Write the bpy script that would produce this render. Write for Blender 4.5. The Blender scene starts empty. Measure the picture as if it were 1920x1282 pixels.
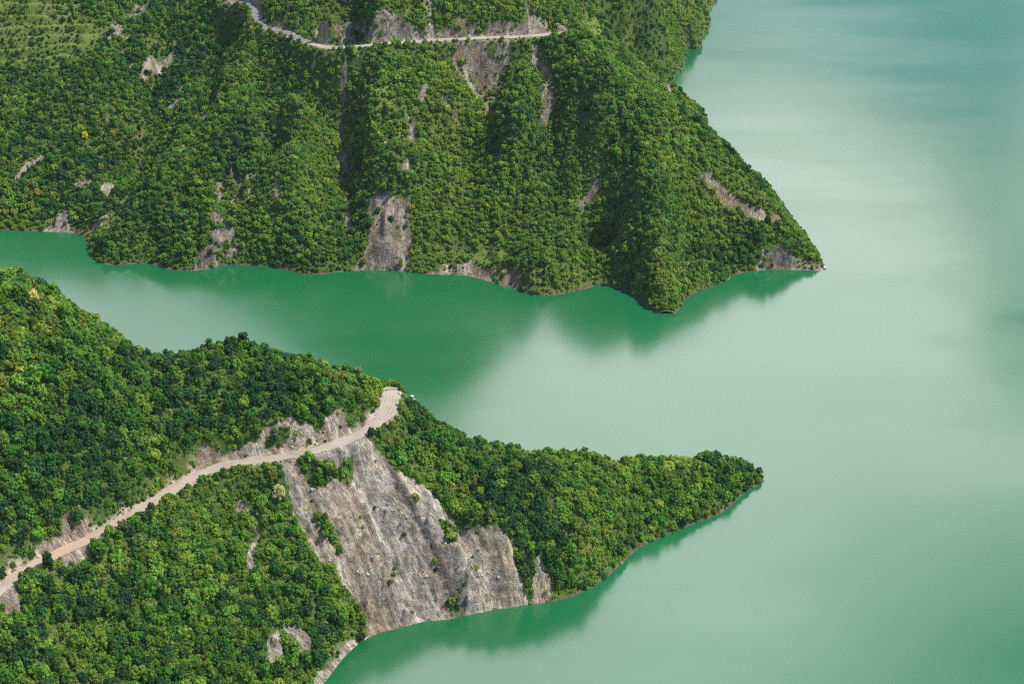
import bpy, math, random
import numpy as np
R = math.radians
rng = np.random.default_rng(11)
random.seed(11)
scene = bpy.context.scene
COL = scene.collection

# ------------------------------------------------------------------ camera
CAM = np.array([0.0, 0.0, 580.0]); PITCH = 27.0
FPX = 641.0 / math.tan(R(11.0))
cp, sp = math.cos(R(PITCH)), math.sin(R(PITCH))
FWD = np.array([0, cp, -sp]); UP = np.array([0, sp, cp]); RIGHT = np.array([1.0, 0, 0])
cd = bpy.data.cameras.new('camera'); cam = bpy.data.objects.new('camera', cd); COL.objects.link(cam)
cam.location = CAM; cam.rotation_euler = (R(90 - PITCH), 0, 0)
cd.sensor_width = 36; cd.lens = 36 * FPX / 1920; cd.clip_start = 5; cd.clip_end = 40000
scene.camera = cam

def ray(px, py):
    px = np.asarray(px, float); py = np.asarray(py, float)
    d = FWD + ((px - 960) / FPX)[..., None] * RIGHT + ((641 - py) / FPX)[..., None] * UP
    return d / np.linalg.norm(d, axis=-1, keepdims=True)
def at(px, py, z):                       # the point of a sight line at height z
    d = ray(px, py); return CAM + d * ((z - 580.0) / d[..., 2])[..., None]
def project(P):
    v = np.asarray(P, float) - CAM; w = v @ FWD
    return 960 + FPX * (v @ RIGHT) / w, 641 - FPX * (v @ UP) / w, w
def y0(py): return 580.0 / math.tan(R(PITCH) + math.atan((py - 641) / FPX))
def zslope(py, shore, deg=33.0):         # height of a slope of DEG rising from the shore under it
    return (y0(py) - y0(shore)) / (1 / math.tan(R(deg)) + 1 / math.tan(R(PITCH) + math.atan((py - 641) / FPX)))

# ------------------------------------------------------------------ noise
def vnoise(x, y, seed=0):
    xi = np.floor(x).astype(np.int64); yi = np.floor(y).astype(np.int64)
    xf = x - xi; yf = y - yi
    u = xf * xf * xf * (xf * (xf * 6 - 15) + 10); v = yf * yf * yf * (yf * (yf * 6 - 15) + 10)
    def h(a, b):
        n = (a * 374761393 + b * 668265263 + seed * 974711) & 0x7fffffff
        n = ((n ^ (n >> 13)) * 1274126177) & 0x7fffffff
        return ((n ^ (n >> 16)) & 0xffff) / 32767.5 - 1.0
    a = h(xi, yi); b = h(xi + 1, yi); c = h(xi, yi + 1); d = h(xi + 1, yi + 1)
    return (a + (b - a) * u) * (1 - v) + (c + (d - c) * u) * v
def fbm(x, y, seed=0, n=4):
    s = 0; a = 1.0
    for k in range(n):
        s = s + a * vnoise(x * 2 ** k + 17.3 * k, y * 2 ** k - 9.1 * k, seed + k); a *= 0.5
    return s
def sstep(a, b, x):
    t = np.clip((x - a) / (b - a), 0, 1); return t * t * (3 - 2 * t)

# ------------------------------------------------------------------ smooth surface through control points
def tps(P, Z, smooth=0.0):
    P = np.asarray(P, float) / 100.0; Z = np.asarray(Z, float); n = len(P)
    def phi(r2): return 0.5 * r2 * np.log(np.maximum(r2, 1e-9))
    K = phi(((P[:, None] - P[None]) ** 2).sum(-1)) + smooth * np.eye(n)
    A = np.zeros((n + 3, n + 3)); A[:n, :n] = K; A[:n, n] = 1; A[:n, n + 1:] = P; A[n, :n] = 1; A[n + 1:, :n] = P.T
    w = np.linalg.solve(A, np.concatenate([Z, np.zeros(3)]))
    def f(x, y):
        q = np.stack([np.ravel(x), np.ravel(y)], -1) / 100.0
        out = np.empty(len(q))
        for i in range(0, len(q), 20000):
            b = q[i:i + 20000]
            out[i:i + 20000] = phi(((b[:, None] - P[None]) ** 2).sum(-1)) @ w[:n] + w[n] + b @ w[n + 1:]
        return out.reshape(np.shape(x))
    return f

def resample(pts, step):
    pts = np.asarray(pts, float)
    # Catmull-Rom through the points, then even spacing
    P = np.vstack([2 * pts[0] - pts[1], pts, 2 * pts[-1] - pts[-2]]); out = []
    for i in range(1, len(P) - 2):
        for t in np.linspace(0, 1, 24, endpoint=False):
            a, b, c, d = P[i - 1], P[i], P[i + 1], P[i + 2]
            out.append(0.5 * (2 * b + (c - a) * t + (2 * a - 5 * b + 4 * c - d) * t * t + (3 * b - a - 3 * c + d) * t ** 3))
    out.append(P[-2]); out = np.array(out)
    s = np.concatenate([[0], np.cumsum(np.linalg.norm(np.diff(out[:, :2], axis=0), axis=1))])
    q = np.arange(0, s[-1], step)
    return np.stack([np.interp(q, s, out[:, k]) for k in range(out.shape[1])], -1)

class Field:
    def __init__(s, x0, x1, y0_, y1, step):
        s.x = np.arange(x0, x1 + .01, step); s.y = np.arange(y0_, y1 + .01, step); s.step = step
        s.X, s.Y = np.meshgrid(s.x, s.y); s.Z = None
    def h(s, x, y, A=None):
        A = s.Z if A is None else A
        i = np.clip((np.asarray(x) - s.x[0]) / s.step, 0, len(s.x) - 1.001); j = np.clip((np.asarray(y) - s.y[0]) / s.step, 0, len(s.y) - 1.001)
        a = i.astype(int); b = j.astype(int); u = i - a; v = j - b
        return (A[b, a] * (1 - u) + A[b, a + 1] * u) * (1 - v) + (A[b + 1, a] * (1 - u) + A[b + 1, a + 1] * u) * v
    def hit(s, px, py):                  # first meeting of a sight line with the ground
        d = ray(px, py); t0 = (330 - 580) / d[..., 2]; t1 = (-2 - 580) / d[..., 2]
        res = np.full(np.shape(px), np.nan)
        for k in np.linspace(0, 1, 700):
            t = t0 + (t1 - t0) * k; P = CAM + d * t[..., None]
            inside = (P[..., 0] > s.x[0]) & (P[..., 0] < s.x[-1]) & (P[..., 1] > s.y[0]) & (P[..., 1] < s.y[-1])
            m = np.isnan(res) & inside & (P[..., 2] < np.maximum(s.h(P[..., 0], P[..., 1]), 0))
            res = np.where(m, t, res)
        res = np.where(np.isnan(res), t1, res)
        return CAM + d * res[..., None]
    def carve(s, line, half, soft_down=9.0, soft_up=6.0):   # a level bench for a road; half = half width per point
        n = np.full(s.X.shape, 1e9); zr = np.zeros(s.X.shape); hw = np.zeros(s.X.shape)
        for k in range(len(line)):
            x, y, z = line[k][:3]; r = 34
            i0, i1 = np.searchsorted(s.x, [x - r, x + r]); j0, j1 = np.searchsorted(s.y, [y - r, y + r])
            if i0 == i1 or j0 == j1: continue
            d = np.hypot(s.X[j0:j1, i0:i1] - x, s.Y[j0:j1, i0:i1] - y); m = d < n[j0:j1, i0:i1]
            n[j0:j1, i0:i1][m] = d[m]; zr[j0:j1, i0:i1][m] = z; hw[j0:j1, i0:i1][m] = half[k]
        e = n - hw
        up = s.Z > zr
        soft = np.where(up, soft_up, soft_down)
        w = 1 - sstep(0, 1, e / soft)
        s.Z = np.where(n < 1e8, s.Z * (1 - w) + zr * w, s.Z)
        s.road_d = np.minimum(getattr(s, 'road_d', np.full(s.X.shape, 1e9)), np.where(n < 1e8, e, 1e9))
        s.road_up = np.where(n < 1e8, up, False)

def in_poly(x, y, poly):
    c = np.zeros(np.shape(x), bool); n = len(poly)
    for i in range(n):
        x1, y1 = poly[i]; x2, y2 = poly[(i + 1) % n]
        if y1 == y2: continue
        c ^= ((y1 > y) != (y2 > y)) & (x < (x2 - x1) * (y - y1) / (y2 - y1) + x1)
    return c
def dist_poly(x, y, poly):               # signed distance, inside negative
    d = np.full(np.shape(x), 1e9); n = len(poly)
    for i in range(n):
        a = np.array(poly[i]); b = np.array(poly[(i + 1) % n]); ab = b - a; L = ab @ ab + 1e-9
        t = np.clip(((x - a[0]) * ab[0] + (y - a[1]) * ab[1]) / L, 0, 1)
        d = np.minimum(d, np.hypot(x - a[0] - t * ab[0], y - a[1] - t * ab[1]))
    return np.where(in_poly(x, y, poly), -d, d)

# ================================================================== NEAR HILL
N = Field(-460, 215, 540, 1160, 0.8)
cP, cZ = [], []
def add(P, z=None):
    cP.append((P[0], P[1])); cZ.append(P[2] if z is None else z)
def addpx(px, py, z): add(at(px, py, z))
shoreN = [(-100, 1740), (150, 1590), (330, 1480), (480, 1390), (560, 1322), (610, 1278), (640, 1237), (690, 1194), (740, 1180), (800, 1164), (860, 1158), (900, 1147), (960, 1137),
          (1000, 1132), (1060, 1122), (1110, 1100), (1150, 1070), (1200, 1026), (1250, 1003), (1310, 978), (1355, 960), (1382, 936), (1414, 912), (1444, 886)]
S = resample([at(a, b, 0) for a, b in shoreN], 14)
for k, p in enumerate(S):
    add(p, 0)
    q = S[min(k + 1, len(S) - 1)] - S[max(k - 1, 0)]; nrm = np.array([q[1], -q[0], 0]) / np.linalg.norm(q[:2])
    add(p + nrm * 16, -8)
spineN = [(-200, 452, 186), (-100, 485, 180), (0, 520, 169), (60, 545, 161), (120, 577, 153), (180, 622, 140), (240, 658, 129), (280, 672, 124), (330, 668, 123), (400, 660, 119), (460, 664, 115.5),
          (520, 674, 112), (580, 698, 107), (640, 712, 103), (700, 726, 94), (735, 727, 90), (768, 752, 82), (800, 790, 71), (850, 822, 63), (930, 850, 53), (1020, 862, 47), (1110, 867, 42),
          (1220, 866, 30), (1340, 868, 15), (1402, 874, 5.5)]
SP = np.array([at(a, b, z) for a, b, z in spineN])
for p in SP:
    add(p)
    for f in (0.5, 1.0, 1.35):
        d = p[2] / math.tan(R(41)) * f
        add(p + np.array([.12, 1, 0]) * d, p[2] * (1 - f))
    add(p + np.array([.0, 1, 0]) * 5, p[2] - 3.0)
add(at(1452, 877, 0) + np.array([6, 6, 0]), -8); add(at(1452, 885, 0) + np.array([14, -3, 0]), -10)
roadN_px = [(-150, 1215, 66), (-60, 1152, 68), (0, 1106, 70), (30, 1080, 71), (70, 1055, 72), (110, 1036, 73), (180, 1003, 74), (260, 957, 75), (340, 908, 76), (390, 882, 77), (440, 868, 78), (500, 860, 79),
            (560, 850, 80), (620, 836, 81.5), (680, 810, 83), (715, 784, 85), (730, 760, 86.5), (733, 738, 87.5)]
RN = [at(a, b, z) for a, b, z in roadN_px]
e = RN[-1]; RN += [e + np.array([-1, 5, -.4])]
roadN = resample(RN, 1.5)
for p in RN[:18]: add(p)
addpx(0, 1282, 45); addpx(150, 1282, 32); addpx(300, 1282, 19.5); addpx(450, 1282, 10); addpx(-150, 1350, 48); addpx(150, 1420, 15); addpx(0, 1500, 18); addpx(-200, 1600, 20)
# scar: steep and hollowed; rib at its right edge
addpx(700, 1010, 38); addpx(760, 1020, 34); addpx(640, 1000, 46); addpx(820, 1040, 30); addpx(930, 1050, 26); addpx(560, 1060, 41); addpx(500, 1000, 50)
addpx(1000, 1000, 33); addpx(1100, 970, 32); addpx(880, 930, 45); addpx(400, 1100, 41); addpx(470, 1170, 24); addpx(600, 1150, 19)
fN = tps(cP, cZ, 2e-4)
N.Z = fN(N.X, N.Y)
N.Z = np.clip(N.Z, -25, 260)
wN = np.full(len(roadN), 4.0)
eb = int(np.argmin(np.hypot(roadN[:, 0] - e[0], roadN[:, 1] - e[1])))
for k in range(len(roadN)): wN[k] += 1.7 * math.exp(-((k - eb + 8) / 16.0) ** 2)
amp = sstep(2, 14, N.Z)
N.Z0 = N.Z.copy()
N.Z += amp * (2.6 * fbm(N.X / 38, N.Y / 60, 3, 3) + 0.9 * fbm(N.X / 9, N.Y / 9, 8, 2))
N.carve(roadN, wN)

# ================================================================== FAR HILL
F = Field(-660, 345, 1185, 2050, 1.75)
cP, cZ = [], []
shoreF = [(-170, 425), (-80, 428), (0, 431), (80, 434), (150, 439), (172, 444)]
spurF = [(166, 466), (178, 484), (210, 499), (260, 492), (300, 502), (370, 509), (400, 499), (470, 497), (520, 502), (575, 515), (640, 510), (700, 506), (760, 509), (800, 514), (870, 517), (930, 532), (980, 547),
         (1030, 555), (1080, 545), (1130, 537), (1170, 543), (1200, 563), (1228, 585), (1242, 597), (1265, 590), (1290, 557), (1350, 532), (1400, 510), (1450, 505), (1500, 507), (1548, 505)]
for ln in (shoreF, spurF):
    S = resample([at(a, b, 0) for a, b in ln], 18)
    for k, p in enumerate(S):
        add(p, 0)
        q = S[min(k + 1, len(S) - 1)] - S[max(k - 1, 0)]; nrm = np.array([q[1], -q[0], 0]) / np.linalg.norm(q[:2])
        add(p + nrm * 22, -9)
def sh(px):                              # image height of the shore under a column
    return float(np.interp(px, [a for a, b in spurF[2:]], [b for a, b in spurF[2:]]))
# spur edge (right hill against the left valley) and what lies behind it
for a, b in [(200, 440), (230, 402), (280, 340), (330, 287), (400, 217), (450, 152), (490, 92)]:
    addpx(a, b, zslope(b, sh(max(a, 210))))
for a, b in [(150, 330), (60, 330), (0, 330), (-120, 330), (240, 330), (300, 270), (200, 200), (100, 200), (0, 200), (-120, 200), (300, 150), (400, 130), (440, 60), (300, 50), (150, 60), (0, 60), (-120, 60), (400, 0), (200, -20), (0, -20)]:
    addpx(a, b, zslope(b, 437) - (9 if a > 230 else 0))
# face of the right hill: (px, py, rise or hollow against an even slope)
for a, b, dz in [(600, 125, -5), (600, 200, -4), (645, 160, -6), (641, 250, -6), (650, 350, -5), (655, 430, -3), (700, 130, 4), (700, 210, 6), (695, 300, 5), (560, 200, 4), (560, 300, 5), (565, 400, 4), (510, 180, -3), (520, 300, -3),
                 (470, 250, 3), (440, 380, 3), (420, 450, 3), (720, 440, 4), (735, 390, 3), (790, 150, 4), (780, 260, 3), (860, 170, 3), (905, 160, -6), (915, 230, -6), (925, 300, -4), (972, 120, 5), (975, 210, 5), (1020, 140, -5), (1027, 240, -5), (1040, 320, -5),
                 (850, 350, 1), (940, 420, -4), (1050, 420, -3), (1100, 140, 5), (1150, 230, 6), (1190, 330, 8), (1220, 440, 6), (1240, 530, 1.5), (1160, 430, -2), (1120, 330, 0), (1000, 500, 3), (1320, 440, -5), (1370, 440, -2), (1290, 480, -1), (1300, 330, 1), (1430, 460, 4)]:
    addpx(a, b, zslope(b, sh(a)) + dz * 1.45)
ridF = [(1070, 66, 137), (1130, 112, 123), (1200, 163, 113), (1240, 190, 104), (1280, 213, 96), (1335, 265, 76), (1390, 318, 55), (1430, 365, 40), (1470, 405, 28), (1510, 455, 14), (1538, 492, 4)]
for k, (a, b, z) in enumerate(ridF):
    p = at(a, b, z); add(p)
    if k >= 2:
        for f in (0.5, 1.0, 1.4):
            d = z / math.tan(R(40)) * f; add(p + np.array([.7, .72, 0]) * d, z * (1 - f))
add(at(1560, 505, 0) + np.array([10, 4, 0]), -10); add(at(1552, 512, 0) + np.array([6, -14, 0]), -10)
for a, b, z in [(1110, 70, 100), (1150, 85, 72), (1200, 135, 40), (1232, 162, 18), (1250, 85, 41), (1300, 45, 26), (1100, 25, 106), (1200, 12, 84), (1290, -40, 55), (1180, -60, 120), (1080, -40, 150)]: addpx(a, b, z)
S = resample([at(a, b, 0) for a, b in [(1254, 160), (1270, 142), (1282, 127), (1286, 106), (1299, 88), (1322, 64), (1333, 48), (1329, 30), (1341, 4), (1375, -60), (1430, -120)]], 14)
for k, p in enumerate(S):
    add(p, 0); add(p + np.array([25, -6, 0]), -9)
add(at(1256, 168, 0) + np.array([-6, -35, 0]), -8); add(at(1256, 168, 0) + np.array([20, -40, 0]), -10); add(at(1256, 168, 0) + np.array([-45, -25, 0]), 2)
roadF_px = [(400, -6, 134), (450, 3, 134), (476, 12, 133.5), (483, 35, 133), (500, 52, 132.5), (540, 63, 132), (575, 78, 131), (610, 89, 130.5), (650, 89, 130.5), (720, 83, 130.5), (800, 77, 131), (900, 72, 131.5), (980, 69, 132), (1040, 64, 132.5), (1072, 66, 133)]
RF = [at(a, b, z) for a, b, z in roadF_px]; e2 = RF[-1]
RF += [e2 + np.array([6, 6, -.6]), e2 + np.array([9, 15, -2.5])]
roadF = resample(RF, 2.2)
for p in RF[:15]: add(p)
for a, b, z in [(1000, 12, 152), (900, 12, 155), (800, 20, 152), (700, 30, 151), (620, 40, 149), (560, 10, 150), (520, 20, 145)]: addpx(a, b, z)
for x, y, z in [(-100, 1700, 330), (-110, 1950, 540), (-250, 1700, 250), (-270, 1950, 380), (-390, 1950, 290), (30, 1700, 225), (40, 1950, 300), (160, 1950, 170), (-450, 1750, 205), (-450, 1980, 250), (-640, 1700, 180), (-640, 1980, 220), (200, 2040, 120), (-180, 1560, 200), (-60, 1560, 205), (0, 2040, 400), (-100, 2040, 480)]:
    cP.append((x, y)); cZ.append(z)
fF = tps(cP, cZ, 2e-4)
F.Z = np.clip(fF(F.X, F.Y), -25, 520)
F.Z0 = F.Z.copy()
amp = sstep(2, 14, F.Z)
fl = fbm(F.X / 26 + 0.3 * fbm(F.X / 90, F.Y / 90, 77, 2), F.Y / 150, 21, 3)       # flutes down the slope
F.Z += amp * (6.0 * fl + 1.8 * fbm(F.X / 16, F.Y / 22, 5, 3))
F.carve(roadF, np.full(len(roadF), 3.9), 10, 5)

# ------------------------------------------------------------------ bare ground, traced on the picture and laid on the hills
def ground(field, poly_px):
    a = np.array(poly_px, float); P = field.hit(a[:, 0], a[:, 1]); return [(p[0], p[1]) for p in P]
def strip(pts, w):                       # a line of pixels with a width -> polygon
    pts = np.array(pts, float); t = np.gradient(pts, axis=0); n = np.stack([t[:, 1], -t[:, 0]], -1); n /= np.linalg.norm(n, axis=1, keepdims=True) + 1e-9
    w = np.broadcast_to(np.asarray(w, float), (len(pts),))[:, None]
    return np.vstack([pts + n * w / 2, (pts - n * w / 2)[::-1]]).tolist()
# name, kind of tint (0 grey .. 1 pink tan), polygon
bareN = [
 ('landslide_scar', .35, [(540, 856), (600, 848), (640, 842), (690, 826), (708, 850), (742, 884), (790, 908), (830, 958), (905, 984), (950, 1012), (968, 1060), (982, 1136), (900, 1150), (860, 1162), (800, 1168), (705, 1196), (684, 1166), (664, 1122), (612, 1066), (577, 1016), (547, 970), (534, 910)]),
 ('landslip', .9, [(1008, 1050), (1028, 1072), (1040, 1116), (1006, 1134), (1000, 1094)]),
 ('road_cutting', .95, [(366, 884), (400, 850), (440, 830), (480, 822), (520, 800), (560, 792), (620, 798), (680, 790), (712, 772), (716, 784), (690, 803), (640, 826), (560, 846), (450, 864), (400, 876)]),
 ('road_cutting', 1.0, [(70, 1046), (96, 1008), (112, 985), (140, 980), (190, 984), (206, 986), (150, 1016), (100, 1036)]),
 ('embankment', .9, [(112, 1042), (186, 1008), (182, 1044), (150, 1064), (122, 1056)]),
 ('rubble_chute', .7, [(-30, 1120), (0, 1104), (28, 1092), (34, 1120), (50, 1158), (22, 1168), (4, 1140)]),
 ('rock_slab', .1, [(530, 1164), (556, 1180), (582, 1202), (572, 1232), (546, 1226), (536, 1196)]),
 ('rock_outcrop', .5, [(498, 1190), (528, 1176), (536, 1226), (520, 1250), (504, 1230)]),
 ('rocky_shore', .4, [(585, 1290), (625, 1226), (650, 1206), (708, 1188), (700, 1200), (645, 1246), (610, 1290)]),
 ('crag', .2, [(756, 736), (770, 738), (800, 766), (806, 784), (790, 776), (768, 756)]),
 ('bare_strip', .7, strip([(446, 944), (478, 968), (486, 1000), (470, 1040), (474, 1078)], [10, 14, 6, 9, 6])),
]
islandsN = [[(556, 858), (588, 852), (600, 872), (640, 868), (662, 868), (660, 892), (630, 916), (590, 920), (562, 892)], [(588, 958), (606, 968), (640, 1010), (650, 1052), (630, 1050), (604, 1010)],
            [(822, 972), (862, 984), (872, 1010), (838, 1028)], [(520, 812), (545, 806), (548, 826), (500, 832)], [(828, 1120), (856, 1108), (858, 1140), (836, 1146)]]
bareF = [
 ('landslide_scar', .5, [(843, 84), (905, 80), (962, 76), (956, 110), (936, 150), (932, 186), (946, 208), (926, 214), (914, 240), (904, 240), (900, 208), (880, 174), (858, 140), (848, 110)]),
 ('landslide_scar', .5, [(998, 86), (1012, 88), (1022, 126), (1042, 168), (1036, 206), (1028, 244), (1012, 244), (1018, 190), (1010, 140)]),
 ('gully_bed', .4, strip([(648, 130), (642, 200), (639, 260), (645, 310), (652, 360), (655, 430), (656, 500)], [5, 4, 5, 6, 7, 6, 4])),
 ('rock_face', .45, [(700, 364), (730, 370), (766, 376), (770, 440), (768, 506), (690, 508), (656, 512), (678, 474), (692, 448), (698, 410)]),
 ('rock_face', .3, [(402, 342), (432, 356), (450, 344), (482, 330), (480, 372), (460, 372), (442, 356), (436, 392), (410, 384)]),
 ('rock_face', .2, [(396, 400), (418, 398), (436, 432), (424, 452), (408, 506), (362, 508), (374, 474), (392, 444)]),
 ('landslide_scar', .95, [(1316, 318), (1330, 324), (1352, 346), (1402, 382), (1442, 404), (1474, 414), (1470, 422), (1430, 414), (1390, 396), (1346, 368), (1320, 344)]),
 ('rock_face', .4, [(1406, 512), (1424, 482), (1450, 458), (1492, 480), (1530, 492), (1550, 500), (1548, 510), (1450, 508)]),
 ('road_cutting', .5, [(572, 78), (600, 48), (628, 34), (682, 30), (692, 74), (650, 84), (612, 84)]),
 ('road_cutting', .6, [(950, 68), (968, 50), (1004, 44), (984, 16), (1004, 6), (1040, 36), (1074, 60), (1066, 66), (990, 68)]),
 ('road_cutting', .4, strip([(690, 78), (780, 70), (870, 66), (960, 62)], [8, 12, 12, 8])),
 ('bare_strip', .4, strip([(800, 76), (808, 50), (802, 10), (800, -10)], [6, 9, 8, 9])),
 ('bare_patch', .5, [(262, 140), (290, 108), (322, 102), (330, 114), (290, 142), (270, 146)]),
 ('bare_strip', .6, strip([(196, 436), (214, 414), (236, 390)], [8, 8, 3])), ('bare_strip', .4, strip([(430, 318), (448, 338), (452, 352)], 5)), ('rock_face', .3, [(418, 440), (440, 436), (446, 470), (432, 486), (420, 470)]), ('bare_strip', .3, strip([(404, 98), (396, 116), (372, 128)], [4, 6, 4])), ('bare_strip', .5, strip([(518, 330), (524, 390), (522, 450)], [3, 5, 4])), ('bare_strip', .5, strip([(590, 110), (584, 176)], 4)), ('bare_strip', .5, strip([(942, 244), (934, 304)], 4)), ('bare_strip', .5, strip([(726, 250), (720, 310), (724, 350)], 4)), ('bare_strip', .2, strip([(196, 78), (226, 50), (278, 8)], [4, 6, 9])), ('bare_strip', .2, strip([(226, 66), (236, 82), (256, 40), (276, 14)], [5, 8, 5, 5])),
 ('bare_strip', .3, strip([(236, 104), (232, 88), (246, 132), (258, 104)], 6)),
 ('bare_strip', .3, [(378, 226), (392, 196), (402, 164), (412, 170), (404, 204), (388, 224)]), ('bare_strip', .3, strip([(300, 214), (330, 196), (344, 162)], [4, 8, 4])),
 ('bare_strip', .5, strip([(28, 338), (56, 312), (86, 292)], [6, 10, 5])), ('bare_patch', .5, [(138, 344), (150, 334), (176, 338), (170, 352), (146, 354)]), ('bare_patch', .8, [(190, 356), (214, 342), (214, 352), (200, 368)]),
 ('rocky_shore', .5, [(70, 438), (96, 408), (122, 398), (126, 420), (160, 436), (190, 410), (220, 396), (190, 430), (168, 446), (120, 442)]),
 ('bare_strip', .5, strip([(1086, 386), (1104, 372), (1126, 340)], [5, 10, 6])), ('bare_strip', .5, strip([(760, 216), (772, 232), (774, 262), (764, 276)], [5, 9, 7, 5])), ('bare_strip', .4, strip([(786, 200), (796, 172), (800, 158)], 8)),
 ('bare_strip', .5, strip([(828, 186), (848, 214), (862, 236)], 5)), ('bare_patch', .6, [(756, 300), (768, 304), (766, 316), (754, 314)]), ('bare_strip', .4, strip([(672, 108), (680, 136), (686, 146)], [6, 8, 8])),
 ('rocky_shore', .75, [(800, 516), (840, 500), (880, 492), (930, 500), (972, 514), (984, 548), (930, 534), (870, 520)]),
 ('bare_patch', .8, [(1246, 168), (1258, 160), (1262, 172), (1250, 176)]),
]
islandsF = [[(902, 88), (932, 84), (930, 110), (912, 112)], [(880, 140), (905, 142), (904, 156), (884, 160)]]
terrF = [[(900, 440), (990, 400), (1100, 400), (1160, 440), (1150, 530), (1040, 548), (960, 520)], [(-60, -30), (120, -30), (190, 60), (150, 110), (60, 130), (-60, 120)], [(780, 488), (930, 430), (960, 510), (860, 512)]]
grassF = [[(1080, 20), (1180, 0), (1190, 60), (1130, 70), (1090, 60)], [(40, 190), (76, 170), (80, 200), (50, 206)], [(150, 70), (186, 62), (180, 84)], [(880, 478), (936, 456), (940, 486), (890, 490)], [(700, 160), (740, 160), (735, 210), (705, 215)], strip([(232, 384), (280, 332), (330, 288), (362, 256)], 7)]

def classify(field, bare, islands, seed):
    """id of the bare patch at each grid point (-1 = vegetated) and its tint"""
    jit = 2.6 * fbm(field.X / 9, field.Y / 9, seed, 4)
    ids = np.full(field.X.shape, -1); tint = np.zeros(field.X.shape)
    polys = []
    for k, (nm, t, px) in enumerate(bare):
        P = ground(field, px); polys.append(P); A = np.array(P); r = 8
        i0, i1 = np.searchsorted(field.x, [A[:, 0].min() - r, A[:, 0].max() + r]); j0, j1 = np.searchsorted(field.y, [A[:, 1].min() - r, A[:, 1].max() + r])
        if i1 <= i0 or j1 <= j0: continue
        s = (slice(j0, j1), slice(i0, i1)); d = dist_poly(field.X[s], field.Y[s], P) + jit[s] * (1.0 if np.ptp(A[:, 0]) > 25 else .5)
        m = (d < 0) & (ids[s] < 0); ids[s][m] = k; tint[s][m] = t
    isl = np.zeros(field.X.shape, bool)
    for px in islands:
        P = ground(field, px); d = dist_poly(field.X, field.Y, P) + jit
        isl |= (d < 0)
    ids[isl] = -1
    return ids, tint, isl
N.id, N.tint, N.isl = classify(N, bareN, islandsN, 31)
F.id, F.tint, F.isl = classify(F, bareF, islandsF, 47); F.tint = np.clip(F.tint + .22, 0, 1)
def px_main(p): return p[0] in ((540, 856), (700, 364))
def vegof(field, bare):
    v = np.zeros(field.X.shape)
    share = {'rock_face': .34, 'bare_strip': .14, 'road_cutting': .26, 'rocky_shore': .22, 'bare_patch': .08, 'landslide_scar': .12, 'rock_outcrop': .3, 'crag': .3, 'gully_bed': .2}
    for k, (nm, t, p) in enumerate(bare): v[field.id == k] = share.get(nm, .05) * (1 if field is F else .45) * (.2 if px_main(p) else 1)
    return np.clip(v * (1 + 1.6 * fbm(field.X / 11, field.Y / 11, 83, 2)), 0, .8)
N.veg = vegof(N, bareN); F.veg = vegof(F, bareF)
def soft(m, n=2):
    a = m.astype(float)
    for _ in range(n):
        a = (a + np.roll(a, 1, 0) + np.roll(a, -1, 0) + np.roll(a, 1, 1) + np.roll(a, -1, 1)) / 5
    return a
# rock relief: ribs and gullies down the fall line plus broken ledges
mN = soft(N.id >= 0, 4) * sstep(0.3, 3.0, np.where(N.road_d < 1e8, N.road_d, 9)) * sstep(0, 4, N.Z)
pl = N.hit(np.array([540., 705.]), np.array([870., 1192.])); pr = N.hit(np.array([950., 982.]), np.array([1005., 1136.]))
def xon(p, y): return p[1, 0] + (p[0, 0] - p[1, 0]) / (p[0, 1] - p[1, 1]) * (y - p[1, 1])
xl = xon(pl, N.Y); xr = np.maximum(xon(pr, N.Y), xl + 40); u = (N.X - xl) / (xr - xl) * 95          # fans of gullies meeting downhill
wob = 3.5 * fbm(N.X / 26, N.Y / 34, 61, 3)
rib = 1 - 2 * np.abs(vnoise((u + wob) / 13, N.Y / 90, 51)) + .55 * (1 - 2 * np.abs(vnoise((u + wob) / 5.5, N.Y / 50, 52))) + .3 * (1 - 2 * np.abs(vnoise((u + wob * .6) / 2.6, N.Y / 22, 53)))
led = fbm((u - N.Z * .5) / 7.0, (N.Z + 0.4 * N.X) / 6.0, 55, 4)
big = np.exp(-((u + wob * .7 - 57) / 5.5) ** 2) * sstep(70, 20, N.Z)
blk = fbm((u + wob) / 4.0 + N.Z / 9, N.Z / 3.2, 72, 3); blk = np.round(blk * 2.2) / 2.2
N.Z += mN * (1.5 * blk + 3.0 * rib + 2.3 * led + .7 * fbm(N.X / 2.2, N.Y / 2.2, 57, 2) - 2.6 - 4.5 * big + 3.2 * np.exp(-((u - 68) / 7) ** 2) * sstep(45, 10, N.Z))
N.streak = .5 + .34 * (fbm((u + wob) / 5.2, N.Y / 60, 58, 4) + .5 * vnoise((u + wob) / 17, N.Y / 120, 59)) - .5 * big  # rock streaks; the main gully's shade is put into the colour as well
F.streak = .5 + .34 * fbm(F.X / 6 + .8 * fbm(F.X / 30, F.Y / 40, 66, 2), F.Y / 60, 64, 4)
N.tint = np.where(N.id == 0, np.clip(.22 + .55 * sstep(52, 78, u + 4 * wob) + .35 * sstep(26, 10, np.abs(u - 10)), 0, 1), N.tint)
N.fan = u + wob; F.fan = F.X + 4 * fbm(F.X / 30, F.Y / 40, 66, 2)
mF = soft(F.id >= 0, 3) * sstep(0.3, 3.0, np.where(F.road_d < 1e8, F.road_d, 9)) * sstep(0, 4, F.Z)
F.Z += mF * (2.6 * (1 - 2 * np.abs(fbm(F.X / 11, F.Y / 60, 63, 3))) + 2.4 * fbm(F.X / 7, F.Z / 8, 65, 3) - 2.4)
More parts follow.
